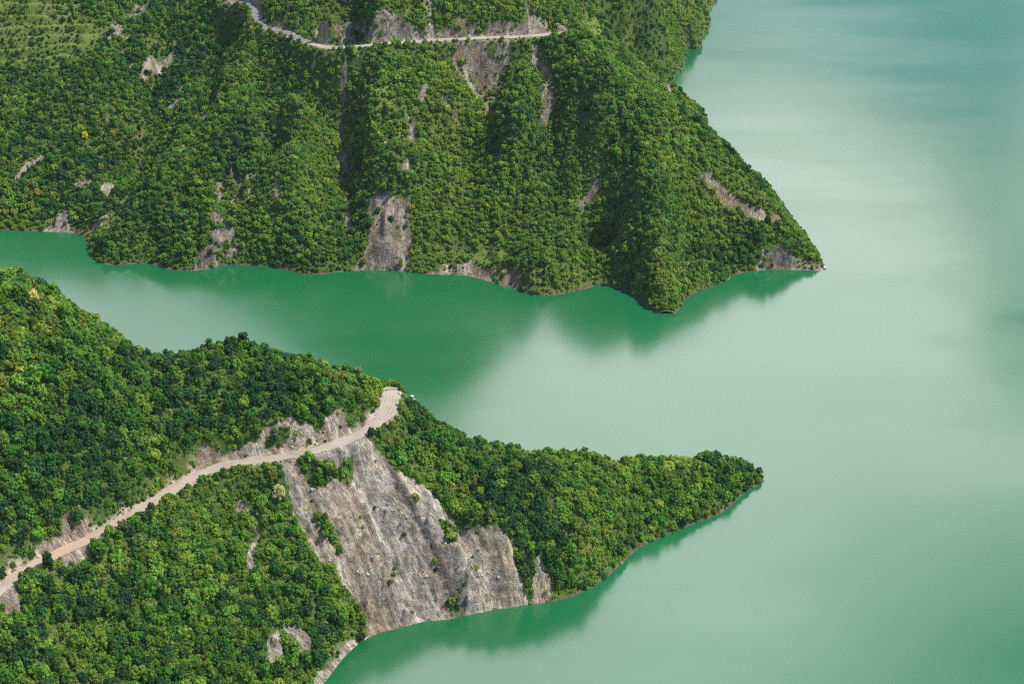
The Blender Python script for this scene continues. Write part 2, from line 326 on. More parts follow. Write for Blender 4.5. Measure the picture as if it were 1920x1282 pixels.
# old field terraces on the far hill
F.terr = np.zeros(F.X.shape)
for px, w_ in zip(terrF, (.5, 1.0, .5)): F.terr = np.maximum(F.terr, w_ * (1 - sstep(-6, 8, dist_poly(F.X, F.Y, ground(F, px)))))
F.grass = np.zeros(F.X.shape, bool)
for px in grassF: F.grass |= dist_poly(F.X, F.Y, ground(F, px)) + 4 * fbm(F.X / 12, F.Y / 12, 71, 2) < 0
st = 7.0; ph = (F.Z + 2.0 * fbm(F.X / 60, F.Y / 60, 69, 2)) / st; fr = ph - np.floor(ph)
F.fr = fr
F.Z += F.terr * sstep(3, 8, F.Z) * (sstep(.55, 1, fr) - fr) * st * .8
N.Z = np.where((N.Z0 > .4) & (N.Z < .35), .35, N.Z); F.Z = np.where((F.Z0 > .4) & (F.Z < .35), .35, F.Z)
N.fr = np.zeros(N.X.shape); N.terr = np.zeros(N.X.shape); N.grass = np.zeros(N.X.shape, bool)

# ------------------------------------------------------------------ materials
def mat(name):
    m = bpy.data.materials.new(name); m.use_nodes = True; nt = m.node_tree
    return m, nt, nt.nodes['Principled BSDF']
class NT:
    def __init__(s, nt): s.nt = nt
    def n(s, t, **kw):
        x = s.nt.nodes.new(t)
        for k, v in kw.items():
            if k.startswith('i_'): x.inputs[k[2:].replace('_', ' ')].default_value = v
            else: setattr(x, k, v)
        return x
    def l(s, a, b): s.nt.links.new(a, b)
    def noise(s, scale, vec=None, detail=4, rough=.55, seed=0):
        x = s.n('ShaderNodeTexNoise'); x.inputs['Scale'].default_value = scale; x.inputs['Detail'].default_value = detail; x.inputs['Roughness'].default_value = rough
        if vec is not None: s.l(vec, x.inputs['Vector'])
        return x.outputs['Fac']
    def ramp(s, fac, stops):
        r = s.n('ShaderNodeValToRGB'); cr = r.color_ramp
        while len(cr.elements) > 1: cr.elements.remove(cr.elements[-1])
        for k, (p, c) in enumerate(stops):
            el = cr.elements[0] if k == 0 else cr.elements.new(p)
            el.position = p; el.color = (*c, 1) if len(c) == 3 else c
        s.l(fac, r.inputs['Fac']); return r.outputs['Color']
    def mix(s, f, a, b, mode='MIX'):
        x = s.n('ShaderNodeMix', data_type='RGBA', blend_type=mode)
        for v, i in ((f, 0), (a, 6), (b, 7)):
            if isinstance(v, (int, float)): x.inputs[i].default_value = v
            elif isinstance(v, tuple): x.inputs[i].default_value = (*v, 1)
            else: s.l(v, x.inputs[i])
        return x.outputs[2]
    def math(s, op, a, b=None, clamp=False):
        x = s.n('ShaderNodeMath', operation=op, use_clamp=clamp)
        for v, i in ((a, 0), (b, 1)):
            if v is None: continue
            if isinstance(v, (int, float)): x.inputs[i].default_value = v
            else: s.l(v, x.inputs[i])
        return x.outputs[0]
    def mapping(s, vec, scale=(1, 1, 1), rot=(0, 0, 0)):
        x = s.n('ShaderNodeMapping'); x.inputs['Scale'].default_value = scale; x.inputs['Rotation'].default_value = rot; s.l(vec, x.inputs['Vector']); return x.outputs[0]
    def bump(s, h, strength, dist, bsdf):
        b = s.n('ShaderNodeBump'); b.inputs['Strength'].default_value = strength; b.inputs['Distance'].default_value = dist
        s.l(h, b.inputs['Height']); s.l(b.outputs[0], bsdf.inputs['Normal']); return b

# ground under the woods
m_ground, nt, b = mat('scrub_ground'); g = NT(nt)
pos = g.n('ShaderNodeNewGeometry').outputs['Position']
big = g.noise(.02, pos, 5); fine = g.noise(.35, pos, 5, .7)
c = g.ramp(g.math('ADD', g.math('MULTIPLY', big, .4), g.math('MULTIPLY', fine, .6)), [(.34, (.022, .055, .014)), (.46, (.055, .10, .022)), (.56, (.10, .13, .035)), (.68, (.20, .16, .10))])
dd = g.n('ShaderNodeAttribute', attribute_name='dirt').outputs['Fac']
ag = g.n('ShaderNodeAttribute', attribute_name='grass').outputs['Fac']
c = g.mix(g.math('MULTIPLY', ag, g.ramp(fine, [(.3, (.5, .5, .5)), (.6, (1, 1, 1))])), c, (.145, .19, .045))
c = g.mix(g.math('MULTIPLY', dd, g.ramp(fine, [(.36, (.35, .35, .35)), (.5, (1, 1, 1))])), c, g.ramp(fine, [(.35, (.22, .16, .12)), (.62, (.46, .37, .30))]))
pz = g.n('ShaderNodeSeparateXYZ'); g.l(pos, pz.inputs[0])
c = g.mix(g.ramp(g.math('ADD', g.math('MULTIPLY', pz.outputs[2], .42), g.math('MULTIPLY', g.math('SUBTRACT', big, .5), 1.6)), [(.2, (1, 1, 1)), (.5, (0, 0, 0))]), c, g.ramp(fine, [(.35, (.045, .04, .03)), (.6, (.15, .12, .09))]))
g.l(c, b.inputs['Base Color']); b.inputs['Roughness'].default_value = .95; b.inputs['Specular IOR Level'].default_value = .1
g.bump(fine, .6, 1.0, b)
# bare rock and earth
m_rock, nt, b = mat('bare_rock'); g = NT(nt)
pos = g.n('ShaderNodeNewGeometry').outputs['Position']
tint = g.n('ShaderNodeAttribute', attribute_name='tint').outputs['Fac']
n1 = g.noise(1.0, g.mapping(pos, (.16, .05, .07), (0, 0, R(-14))), 9, .66); n2 = g.noise(.04, pos, 5); n3 = g.noise(.26, pos, 7, .72); stk = g.n('ShaderNodeAttribute', attribute_name='streak').outputs['Fac']
strata = g.noise(1.0, g.mapping(pos, (.10, .10, .55), (R(20), R(38), 0)), 7, .72)
nn = g.math('ADD', g.math('MULTIPLY', n1, .30), g.math('ADD', g.math('MULTIPLY', n3, .36), g.math('MULTIPLY', stk, .34)))
grey = g.ramp(nn, [(.33, (.16, .15, .14)), (.43, (.34, .305, .265)), (.52, (.52, .465, .40)), (.66, (.70, .64, .56))])
tan = g.ramp(nn, [(.33, (.23, .155, .105)), (.43, (.44, .325, .23)), (.53, (.58, .46, .35)), (.66, (.72, .61, .49))])
f = g.math('ADD', tint, g.math('MULTIPLY', g.math('SUBTRACT', n2, .5), 3.0), clamp=True)
c = g.mix(f, grey, tan)
c = g.mix(g.ramp(n3, [(.34, (.45, .45, .45)), (.42, (0, 0, 0))]), c, (.14, .135, .13))
c = g.mix(g.ramp(strata, [(.56, (0, 0, 0)), (.64, (.5, .5, .5))]), c, (.62, .59, .56))
c = g.mix(g.ramp(strata, [(.36, (.55, .55, .55)), (.43, (0, 0, 0))]), c, (.13, .135, .15))
fu = g.n('ShaderNodeAttribute', attribute_name='fan').outputs['Fac']; sp3 = g.n('ShaderNodeSeparateXYZ'); g.l(pos, sp3.inputs[0])
fv = g.n('ShaderNodeCombineXYZ'); g.l(fu, fv.inputs[0]); g.l(sp3.outputs[1], fv.inputs[1]); g.l(sp3.outputs[2], fv.inputs[2])
def seam(scale, width, detail=5):        # thin dark seams and rills down the face
    f_ = g.noise(1.0, g.mapping(fv.outputs[0], scale), detail, .6)
    return g.ramp(g.math('ABSOLUTE', g.math('SUBTRACT', f_, .5)), [(0, (1, 1, 1)), (width, (0, 0, 0))])
crk = g.math('MAXIMUM', seam((.17, .018, .03), .022), g.math('MULTIPLY', seam((.42, .06, .09), .03), .7))
led_ = seam((.05, .12, .34), .03, 6)
plate = g.noise(1.0, g.mapping(fv.outputs[0], (.30, .09, .16)), 2, .4)
c = g.mix(.75, c, g.ramp(plate, [(.34, (.62, .64, .66)), (.46, (.90, .90, .90)), (.52, (1.0, 1.0, 1.0)), (.66, (1.2, 1.18, 1.15))]), 'MULTIPLY')
c = g.mix(g.math('MULTIPLY', crk, g.ramp(n3, [(.38, (.65, .65, .65)), (.62, (.08, .08, .08))])), c, (.09, .09, .095))
c = g.mix(g.math('MULTIPLY', led_, g.ramp(n1, [(.42, (.4, .4, .4)), (.55, (0, 0, 0))])), c, (.10, .10, .105))
moss = g.math('MULTIPLY', g.ramp(g.noise(.05, pos, 6, .7), [(.56, (0, 0, 0)), (.64, (1, 1, 1))]), .65)
c = g.mix(moss, c, (.17, .16, .045))
g.l(c, b.inputs['Base Color']); b.inputs['Roughness'].default_value = .93; b.inputs['Specular IOR Level'].default_value = .2
c = g.mix(1.0, c, g.n('ShaderNodeAttribute', attribute_name='weather').outputs['Color'], 'MULTIPLY')
g.l(c, b.inputs['Base Color'])
hh = g.math('ADD', g.math('MULTIPLY', n1, 1.0), g.math('ADD', g.math('MULTIPLY', n3, 1.0), g.math('ADD', g.math('MULTIPLY', strata, .9), g.math('ADD', g.math('MULTIPLY', crk, -.5), g.math('MULTIPLY', plate, .9)))))
g.bump(hh, .8, 2.6, b)
# gravel road
m_road, nt, b = mat('gravel'); g = NT(nt)
uv = g.n('ShaderNodeUVMap').outputs[0]; pos = g.n('ShaderNodeNewGeometry').outputs['Position']
sx = g.n('ShaderNodeSeparateXYZ'); g.l(uv, sx.inputs[0])
n = g.noise(.07, pos, 4); n2 = g.noise(1.2, pos, 5, .7)
wob = g.math('ADD', sx.outputs[0], g.math('MULTIPLY', g.math('SUBTRACT', g.noise(.05, pos, 2), .5), .12))
tr = g.math('PINGPONG', g.math('MULTIPLY', wob, 5.0), .5)
tn = g.noise(1.0, g.mapping(uv, (9, .5, 1)), 4)
c = g.ramp(g.math('ADD', g.math('MULTIPLY', n, .55), g.math('MULTIPLY', n2, .45)), [(.36, (.20, .16, .13)), (.5, (.36, .305, .255)), (.64, (.50, .44, .38))])
c = g.mix(g.ramp(tn, [(.42, (0, 0, 0)), (.6, (.7, .7, .7))]), c, (.36, .29, .24))
c = g.mix(g.ramp(tr, [(.33, (0, 0, 0)), (.5, (.5, .5, .5))]), c, (.54, .48, .415))
red = g.n('ShaderNodeAttribute', attribute_name='red').outputs['Fac']
c = g.mix(g.math('MULTIPLY', red, .45), c, (.52, .27, .13))
g.l(c, b.inputs['Base Color']); b.inputs['Roughness'].default_value = .95; g.bump(n2, .5, .3, b)
# asphalt part of the far road
m_asph, nt, b = mat('worn_asphalt'); g = NT(nt); pos = g.n('ShaderNodeNewGeometry').outputs['Position']
g.l(g.ramp(g.noise(.15, pos, 5), [(.3, (.12, .115, .125)), (.7, (.24, .225, .225))]), b.inputs['Base Color']); b.inputs['Roughness'].default_value = .9
# masonry
m_wall, nt, b = mat('stone_masonry'); g = NT(nt); pos = g.n('ShaderNodeNewGeometry').outputs['Position']
vo = g.n('ShaderNodeTexVoronoi', feature='DISTANCE_TO_EDGE'); vo.inputs['Scale'].default_value = 1.1; g.l(pos, vo.inputs['Vector'])
c = g.ramp(g.noise(.7, pos, 4), [(.3, (.16, .15, .14)), (.7, (.32, .30, .28))]); c = g.mix(g.ramp(vo.outputs['Distance'], [(.02, (.8, .8, .8)), (.08, (0, 0, 0))]), c, (.08, .08, .08))
g.l(c, b.inputs['Base Color']); b.inputs['Roughness'].default_value = .9
# foliage: the tone is the object's own colour, varied from tree to tree and leaf to leaf
def foliage(name, translucent=.38):
    m, nt, b = mat(name); g = NT(nt)
    oi = g.n('ShaderNodeObjectInfo'); pos = g.n('ShaderNodeNewGeometry').outputs['Position']
    hsv = g.n('ShaderNodeHueSaturation'); ta = g.n('ShaderNodeAttribute', attribute_name='tone', attribute_type='INSTANCER'); g.l(ta.outputs['Color'], hsv.inputs['Color'])
    g.l(g.math('ADD', g.math('MULTIPLY', g.math('SUBTRACT', oi.outputs['Random'], .5), .045), .5), hsv.inputs['Hue'])
    leaf = g.noise(.9, pos, 3, .7)
    val = g.math('MULTIPLY', g.math('ADD', g.math('MULTIPLY', g.math('FRACT', g.math('MULTIPLY', oi.outputs['Random'], 7.31)), .55), .72), g.math('ADD', g.math('MULTIPLY', leaf, .9), .55))
    g.l(val, hsv.inputs['Value'])
    g.l(hsv.outputs[0], b.inputs['Base Color']); b.inputs['Roughness'].default_value = .55; b.inputs['Specular IOR Level'].default_value = .25
    tl = g.n('ShaderNodeBsdfTranslucent'); g.l(g.mix(1.0, hsv.outputs[0], (1.2, 1.2, .5), 'MULTIPLY'), tl.inputs['Color'])
    mx = g.n('ShaderNodeMixShader'); mx.inputs[0].default_value = translucent
    g.l(b.outputs[0], mx.inputs[1]); g.l(tl.outputs[0], mx.inputs[2]); g.l(mx.outputs[0], nt.nodes['Material Output'].inputs['Surface'])
    return m
m_leaf = foliage('foliage')
m_bark, nt, b = mat('bark'); g = NT(nt); pos = g.n('ShaderNodeNewGeometry').outputs['Position']
g.l(g.ramp(g.noise(2.5, pos, 4), [(.3, (.07, .05, .035)), (.7, (.18, .14, .11))]), b.inputs['Base Color']); b.inputs['Roughness'].default_value = .95
m_pale, nt, b = mat('pale_limestone'); g = NT(nt); pos = g.n('ShaderNodeNewGeometry').outputs['Position']
g.l(g.ramp(g.noise(.8, pos, 6, .7), [(.3, (.36, .34, .31)), (.7, (.68, .65, .60))]), b.inputs['Base Color']); b.inputs['Roughness'].default_value = .9
# water
m_water, nt, b = mat('green_lake_water'); g = NT(nt); pos = g.n('ShaderNodeNewGeometry').outputs['Position']
silt = g.noise(.0035, g.mapping(pos, (1, 1, 1), (0, 0, .6)), 5, .5)
g.l(g.ramp(silt, [(.35, (.006, .112, .034)), (.65, (.014, .138, .054))]), b.inputs['Base Color'])
b.inputs['IOR'].default_value = 1.8
wind = g.noise(.006, g.mapping(pos, (.6, 1.6, 1), (0, 0, -.35)), 4, .5)
g.l(g.math('ADD', g.math('MULTIPLY', g.ramp(wind, [(.42, (0, 0, 0)), (.62, (1, 1, 1))]), .06), .12), b.inputs['Roughness'])
rip = g.noise(.55, g.mapping(pos, (1, 1.6, 1), (0, 0, .4)), 3, .6)
bp = g.bump(rip, .2, .06, b)
g.l(g.math('ADD', g.math('MULTIPLY', wind, .4), .0), bp.inputs['Strength'])

# ------------------------------------------------------------------ objects
def tag(o, label=None, cat=None, group=None, kind=None):
    for k, v in (('label', label), ('category', cat), ('group', group), ('kind', kind)):
        if v: o[k] = v
    return o
def link(name, me, parent=None):
    o = bpy.data.objects.new(name, me); COL.objects.link(o)
    if parent: o.parent = parent
    return o
def mesh_np(name, V, Fc, smooth=True):
    me = bpy.data.meshes.new(name); V = np.asarray(V, np.float32); Fc = np.asarray(Fc, np.int32); k = Fc.shape[1]
    me.vertices.add(len(V)); me.vertices.foreach_set('co', V.ravel())
    me.loops.add(Fc.size); me.loops.foreach_set('vertex_index', Fc.ravel())
    me.polygons.add(len(Fc)); me.polygons.foreach_set('loop_start', np.arange(0, Fc.size, k, dtype=np.int32)); me.polygons.foreach_set('loop_total', np.full(len(Fc), k, np.int32))
    me.polygons.foreach_set('use_smooth', np.full(len(Fc), smooth)); me.update(calc_edges=True); me.validate()
    return me
def attr(me, name, vals):
    a = me.attributes.new(name, 'FLOAT', 'POINT'); a.data.foreach_set('value', np.asarray(vals, np.float32))

def terrain(field, hill_name, hill_label, bare, where):
    ny, nx = field.X.shape; idx = np.arange(ny * nx).reshape(ny, nx)
    q = np.stack([idx[:-1, :-1], idx[:-1, 1:], idx[1:, 1:], idx[1:, :-1]], -1).reshape(-1, 4)
    z = field.Z.ravel(); q = q[(z[q] > -6).any(1)]
    # a face belongs to the bare patch most of its corners lie in
    ids = field.id.ravel(); fid = np.median(ids[q], axis=1).astype(int)
    V = np.stack([field.X.ravel(), field.Y.ravel(), z], -1)
    gr = np.clip(field.grass.astype(float) + field.terr * .75 * sstep(.0, .3, field.fr) * (1 - sstep(.4, .6, field.fr)) + .3 * field.terr, 0, 1).ravel()
    out = {}
    for k in np.unique(fid):
        f = q[fid == k]
        if len(f) < 6: fid[fid == k] = -1; continue
    for k in np.unique(fid):
        f = q[fid == k]; used, inv = np.unique(f, return_inverse=True)
        nm = hill_name if k < 0 else bare[k][0]
        me = mesh_np(nm, V[used], inv.reshape(-1, 4)); attr(me, 'tint', field.tint.ravel()[used]); attr(me, 'weather', np.full(len(used), .84 if field is N else .66)); attr(me, 'grass', gr[used]); attr(me, 'streak', field.streak.ravel()[used]); attr(me, 'fan', field.fan.ravel()[used]); attr(me, 'dirt', (1 - sstep(.3, 3.2, field.road_d + 2.0 * fbm(field.X / 6, field.Y / 6, 87, 2))).ravel()[used])
        me.materials.append(m_ground if k < 0 else m_rock)
        o = tag(link(nm, me), hill_label if k < 0 else None, None, None, 'structure'); out[k] = o
    return out
terrain(N, 'wooded_hill', 'steep wooded spur with a dirt road, running out to a point in the lake', bareN, '')
terrain(F, 'far_hillside', 'big wooded hillside across the channel with a road cut high along it', bareF, '')

# water
s_ = 6000
me = mesh_np('lake', [(-s_, -s_, 0), (s_, -s_, 0), (s_, s_, 0), (-s_, s_, 0)], [(0, 1, 2, 3)]); me.materials.append(m_water)
tag(link('lake', me), 'calm jade green reservoir water with pale cloud reflections', None, None, 'structure')
def road(name, line, half, m, label, lift=.12, red=None):
    n = len(line); t = np.gradient(line[:, :2], axis=0); t /= np.linalg.norm(t, axis=1, keepdims=True); nr = np.stack([-t[:, 1], t[:, 0]], -1)
    W = 7; V = []; uvs = []
    s = np.concatenate([[0], np.cumsum(np.linalg.norm(np.diff(line[:, :2], axis=0), axis=1))])
    for k in range(n):
        for j in range(W):
            f = j / (W - 1) * 2 - 1
            edge = 1 + (.22 * float(vnoise(np.array([s[k] / 4.0]), np.array([3.0 + (f > 0)]), 5)[0]) if abs(f) == 1 else 0)
            p = line[k, :2] + nr[k] * f * half[k] * edge
            V.append((p[0], p[1], line[k, 2] + lift - .10 * f * f)); uvs.append((f * .5 + .5, s[k] / 10))
    Fc = [(k * W + j, (k + 1) * W + j, (k + 1) * W + j + 1, k * W + j + 1) for k in range(n - 1) for j in range(W - 1)]
    Fc = [f[::-1] for f in Fc]
    me = mesh_np(name, V, Fc); uvl = me.uv_layers.new(name='UVMap'); lv = np.empty(len(me.loops), np.int32); me.loops.foreach_get('vertex_index', lv)
    uvl.data.foreach_set('uv', np.asarray(uvs, np.float32)[lv].ravel()); me.materials.append(m)
    attr(me, 'red', np.repeat(red if red is not None else np.zeros(n), W))
    return tag(link(name, me), label, None, None, 'structure')
pxr, _, _ = project(roadN)
redv = np.exp(-((pxr - 110) / 70) ** 2) * .8 + .35 * np.exp(-((pxr - 300) / 60) ** 2)
road('dirt_road', roadN, wN - .5, m_road, 'pale dirt road crossing the near spur and ending at a wide bend', red=redv)
ka = int(np.argmin(np.linalg.norm(roadF - np.array(RF[6]), axis=1)))
road('asphalt_road', roadF[:ka + 1], np.full(ka + 1, 3.3), m_asph, 'grey asphalt stretch of the far road curving round a gully', .25)
road('gravel_road', roadF[ka:], np.full(len(roadF) - ka, 3.5), m_road, 'pale gravel stretch of the far road across the hillside', .25)

# retaining walls along the outer road edge
def wall(name, line, half, k0, k1, side, height, label, foot=.9, tilt=.35):
    seg = line[k0:k1]; t = np.gradient(seg[:, :2], axis=0); t /= np.linalg.norm(t, axis=1, keepdims=True); nr = np.stack([-t[:, 1], t[:, 0]], -1) * side
    n = len(seg); V = []
    for k in range(n):
        u = k / (n - 1); hgt = height * (np.sin(np.pi * min(max(u, .06), .94)) ** .5)
        o = seg[k, :2] + nr[k] * half; p = [(o - nr[k] * .0, seg[k, 2] + .30), (o + nr[k] * .6, seg[k, 2] + .30), (o + nr[k] * (.6 + hgt * tilt), seg[k, 2] - hgt), (o - nr[k] * .0, seg[k, 2] - hgt)]
        V += [(a[0], a[1], z) for a, z in p]
    Fc = [(4 * k + j, 4 * k + (j + 1) % 4, 4 * k + 4 + (j + 1) % 4, 4 * k + 4 + j) for k in range(n - 1) for j in range(4)] + [(0, 1, 2, 3), (4 * n - 1, 4 * n - 2, 4 * n - 3, 4 * n - 4)]
    me = mesh_np(name, V, Fc, False); me.materials.append(m_wall); o = tag(link(name, me), label, 'retaining wall'); return o
def kpx(line, px): return int(np.argmin(np.abs(project(line)[0][:eb + 1 if line is roadN else len(line)] - px)))
wall('retaining_wall', roadN, 4.4, kpx(roadN, 640), kpx(roadN, 690), -1, 5.0, 'grey stone wall propping the dirt road above the large landslide scar')
wall('retaining_wall', roadF, 3.9, kpx(roadF[:400], 622), kpx(roadF[:400], 656), -1, 7, 'dark stone wall under the dip of the far road')
wall('retaining_wall', roadF, 3.9, kpx(roadF, 700), kpx(roadF, 842), -1, 3.0, 'low stone wall under the gravel road west of the fan shaped landslide')
wall('retaining_wall', roadF, 3.9, kpx(roadF, 850), kpx(roadF, 1030), -1, 3.0, 'long low stone wall above the fan shaped landslide on the far hill')

# ------------------------------------------------------------------ trees
def icos(sub=1):
    import bmesh
    bm = bmesh.new(); bmesh.ops.create_icosphere(bm, subdivisions=sub, radius=1); V = np.array([v.co[:] for v in bm.verts]); Fc = np.array([[v.index for v in f.verts] for f in bm.faces]); bm.free(); return V, Fc
ICO1 = icos(1); ICO2 = icos(2)
def crown_mesh(name, seed, shape, nleaf=640, leaf=.135):
    """unit crown: width about 2, standing on z = 0; lobes covered with leaf sprays"""
    r = np.random.default_rng(seed); lobes = []
    H, nl = {'round': (1.5, 20), 'spreading': (1.1, 22), 'tall': (2.1, 20), 'ragged': (1.5, 17)}.get(shape, (.9, 8))
    lobes.append((np.array([0, 0, H * .50]), .56))
    for k in range(nl):
        a = k * 2.399 + r.uniform(-.5, .5); hgt = (k + .5) / nl * .80 + .14 + r.uniform(-.06, .06)
        prof = math.sqrt(max(.02, 1 - ((hgt - .42) / .60) ** 2)) if shape != 'spreading' else math.sqrt(max(.02, 1 - ((hgt - .5) / .52) ** 2))
        rad = prof * r.uniform(.55, .82)
        if shape == 'ragged': rad *= r.uniform(.75, 1.25)
        if shape == 'tall': rad *= .72
        lobes.append((np.array([math.cos(a) * rad, math.sin(a) * rad, H * hgt]), r.uniform(.17, .31)))
    V, Fc = [], []
    def put(v, f):
        n0 = sum(len(x) for x in V); V.append(v); Fc.append(f + n0)
    for c, s in lobes:                   # inner leaf mass
        v, f = ICO1; put(c + v * s * .74 * (1 + .25 * r.standard_normal((len(v), 1)) * .4), f)
    tot = sum(s * s for _, s in lobes)
    for c, s in lobes:
        n = int(nleaf * s * s / tot)
        d = r.standard_normal((n, 3)); d[:, 2] = d[:, 2] * .8 + .25; d /= np.linalg.norm(d, axis=1, keepdims=True)
        p = c + d * s * r.uniform(.78, 1.18, (n, 1))
        nn = d + r.standard_normal((n, 3)) * .42 + np.array([0, 0, .25]); nn /= np.linalg.norm(nn, axis=1, keepdims=True)
        t = np.cross(nn, r.standard_normal((n, 3))); t /= np.linalg.norm(t, axis=1, keepdims=True); bt = np.cross(nn, t)
        L = leaf * r.uniform(.6, 1.35, (n, 1))
        q = np.stack([p + t * L, p + bt * L * .75 + nn * L * .2, p - t * L, p - bt * L * .75 - nn * L * .2], 1).reshape(-1, 3)
        i = np.arange(n) * 4; put(q, np.concatenate([np.stack([i, i + 1, i + 2], -1), np.stack([i, i + 2, i + 3], -1)]))
    Va = np.concatenate(V); me = mesh_np(name, Va, np.concatenate(Fc), False); me.materials.append(m_leaf); return me
def trunk_mesh(name, seed):
    r = np.random.default_rng(seed); V, Fc = [], []
    def limb(a, b, ra, rb):
        a = np.array(a, float); b = np.array(b, float); d = b - a; d /= np.linalg.norm(d); u = np.cross(d, [.3, .9, .2]); u /= np.linalg.norm(u); w = np.cross(d, u); n0 = len(V)
        for p, rr in ((a, ra), (b, rb)):
            for k in range(6): V.append(p + (u * math.cos(k * 1.0472) + w * math.sin(k * 1.0472)) * rr)
        for k in range(6): Fc.append((n0 + k, n0 + (k + 1) % 6, n0 + 6 + (k + 1) % 6, n0 + 6 + k))
    top = np.array([r.uniform(-.06, .06), r.uniform(-.06, .06), .55]); limb((0, 0, -.25), top, .10, .07)
    for k in range(4):
        a = k * 1.7 + r.uniform(-.4, .4); limb(top, top + np.array([math.cos(a) * .45, math.sin(a) * .45, r.uniform(.3, .6)]), .06, .02)
    me = mesh_np(name, V, Fc); me.materials.append(m_bark); return me
def conifer_mesh(name, seed):
    r = np.random.default_rng(seed); P, NN = [], []
    for lv in range(13):
        z = .5 + lv * .30; rad = (1 - lv / 13.5) * 1.0 + .06
        for k in range(int(8 + 14 * rad)):
            a = r.uniform(0, 6.283)
            for t in np.linspace(.25, 1, 3): P.append((math.cos(a) * rad * t, math.sin(a) * rad * t, z - .22 * t + r.uniform(-.07, .07))); NN.append((math.cos(a) * .5, math.sin(a) * .5, .8))
    p = np.array(P); nn = np.array(NN) + r.standard_normal(p.shape) * .3; nn /= np.linalg.norm(nn, axis=1, keepdims=True)
    t = np.cross(nn, r.standard_normal(p.shape)); t /= np.linalg.norm(t, axis=1, keepdims=True); bt = np.cross(nn, t); L = .17 * r.uniform(.7, 1.3, (len(p), 1))
    q = np.stack([p + t * L, p + bt * L * .7, p - t * L, p - bt * L * .7], 1).reshape(-1, 3); i = np.arange(len(p)) * 4
    me = mesh_np(name, q, np.stack([i, i + 1, i + 2, i + 3], -1), False); me.materials.append(m_leaf); return me

SHAPES = ['round', 'spreading', 'tall', 'ragged']
CROWN = {s: [crown_mesh('crown', 100 + 10 * k + j, s) for j in range(2)] for k, s in enumerate(SHAPES)}
CROWN_SMALL = {s: [crown_mesh('crown', 300 + 10 * k + j, s, 330, .17) for j in range(2)] for k, s in enumerate(SHAPES)}
BUSH = [crown_mesh('foliage', 500 + j, 'bush', 150, .22) for j in range(3)]
TRUNK = [trunk_mesh('trunk', 600 + j) for j in range(3)]
CONE = [conifer_mesh('crown', 700 + j) for j in range(2)]
TONES = [('dark green', (.048, .138, .028)), ('deep blue-green', (.034, .110, .036)), ('mid green', (.100, .235, .030)), ('bright green', (.170, .320, .038)), ('yellow-green', (.245, .36, .048)), ('olive', (.14, .21, .05))]

def scatter(field, cell, seed, dens, rmin, rmax, rocks=.0):
    """jittered points on vegetated ground: x, y, z, radius"""
    r = np.random.default_rng(seed); gx = np.arange(field.x[0] + 2, field.x[-1] - 2, cell); gy = np.arange(field.y[0] + 2, field.y[-1] - 2, cell)
    X, Y = np.meshgrid(gx, gy); X = (X + r.uniform(-.48, .48, X.shape) * cell).ravel(); Y = (Y + r.uniform(-.48, .48, Y.shape) * cell).ravel()
    z = field.h(X, Y); i = np.clip(np.round((X - field.x[0]) / field.step).astype(int), 0, len(field.x) - 1); j = np.clip(np.round((Y - field.y[0]) / field.step).astype(int), 0, len(field.y) - 1)
    ok = (z > .35) & (r.random(X.shape) < dens(X, Y, z, i, j)) & ((soft(field.id >= 0, 2)[j, i] < (.10 if field is N else .22) + rocks) | (r.random(X.shape) < field.veg[j, i])) & (field.road_d[j, i] > .7)
    X, Y, z = X[ok], Y[ok], z[ok]; i = i[ok]; j = j[ok]
    rad = (rmin + (rmax - rmin) * r.random(X.shape) ** 1.45) * (.95 + .22 * fbm(X / 30, Y / 30, seed + 5, 2)) * (.72 + .28 * sstep(1, 10, z)) * (.68 + .32 * sstep(.8, 4, np.minimum(field.road_d[j, i], 20)))
    rad *= 1 - .4 * field.terr[j, i]
    return X, Y, z, rad
def tones(X, Y, z, r, seed, bias=0.0):
    v = .75 * fbm(X / 45, Y / 45, seed, 3) + r.normal(0, .46, X.shape) + bias
    t = np.digitize(v, [-.75, -.30, .12, .62, 1.15]); t = np.array([1, 0, 2, 3, 4, 4])[t]
    return np.where(r.random(X.shape) < .05, 5, t)
def visible(field, X, Y, Z):
    px, py, w = project(np.stack([X, Y, Z], -1)); inside = (px > -12) & (px < 1932) & (py > -12) & (py < 1294)
    vis = inside.copy(); T = np.stack([X, Y, Z], -1) - CAM
    for k in np.linspace(.55, .985, 90):
        P = CAM + T * k; vis &= ~((P[:, 2] < N.h(P[:, 0], P[:, 1]) - .5) & (P[:, 0] > N.x[0]) & (P[:, 0] < N.x[-1]) & (P[:, 1] > N.y[0]) & (P[:, 1] < N.y[-1]))
    return vis, px, py, w

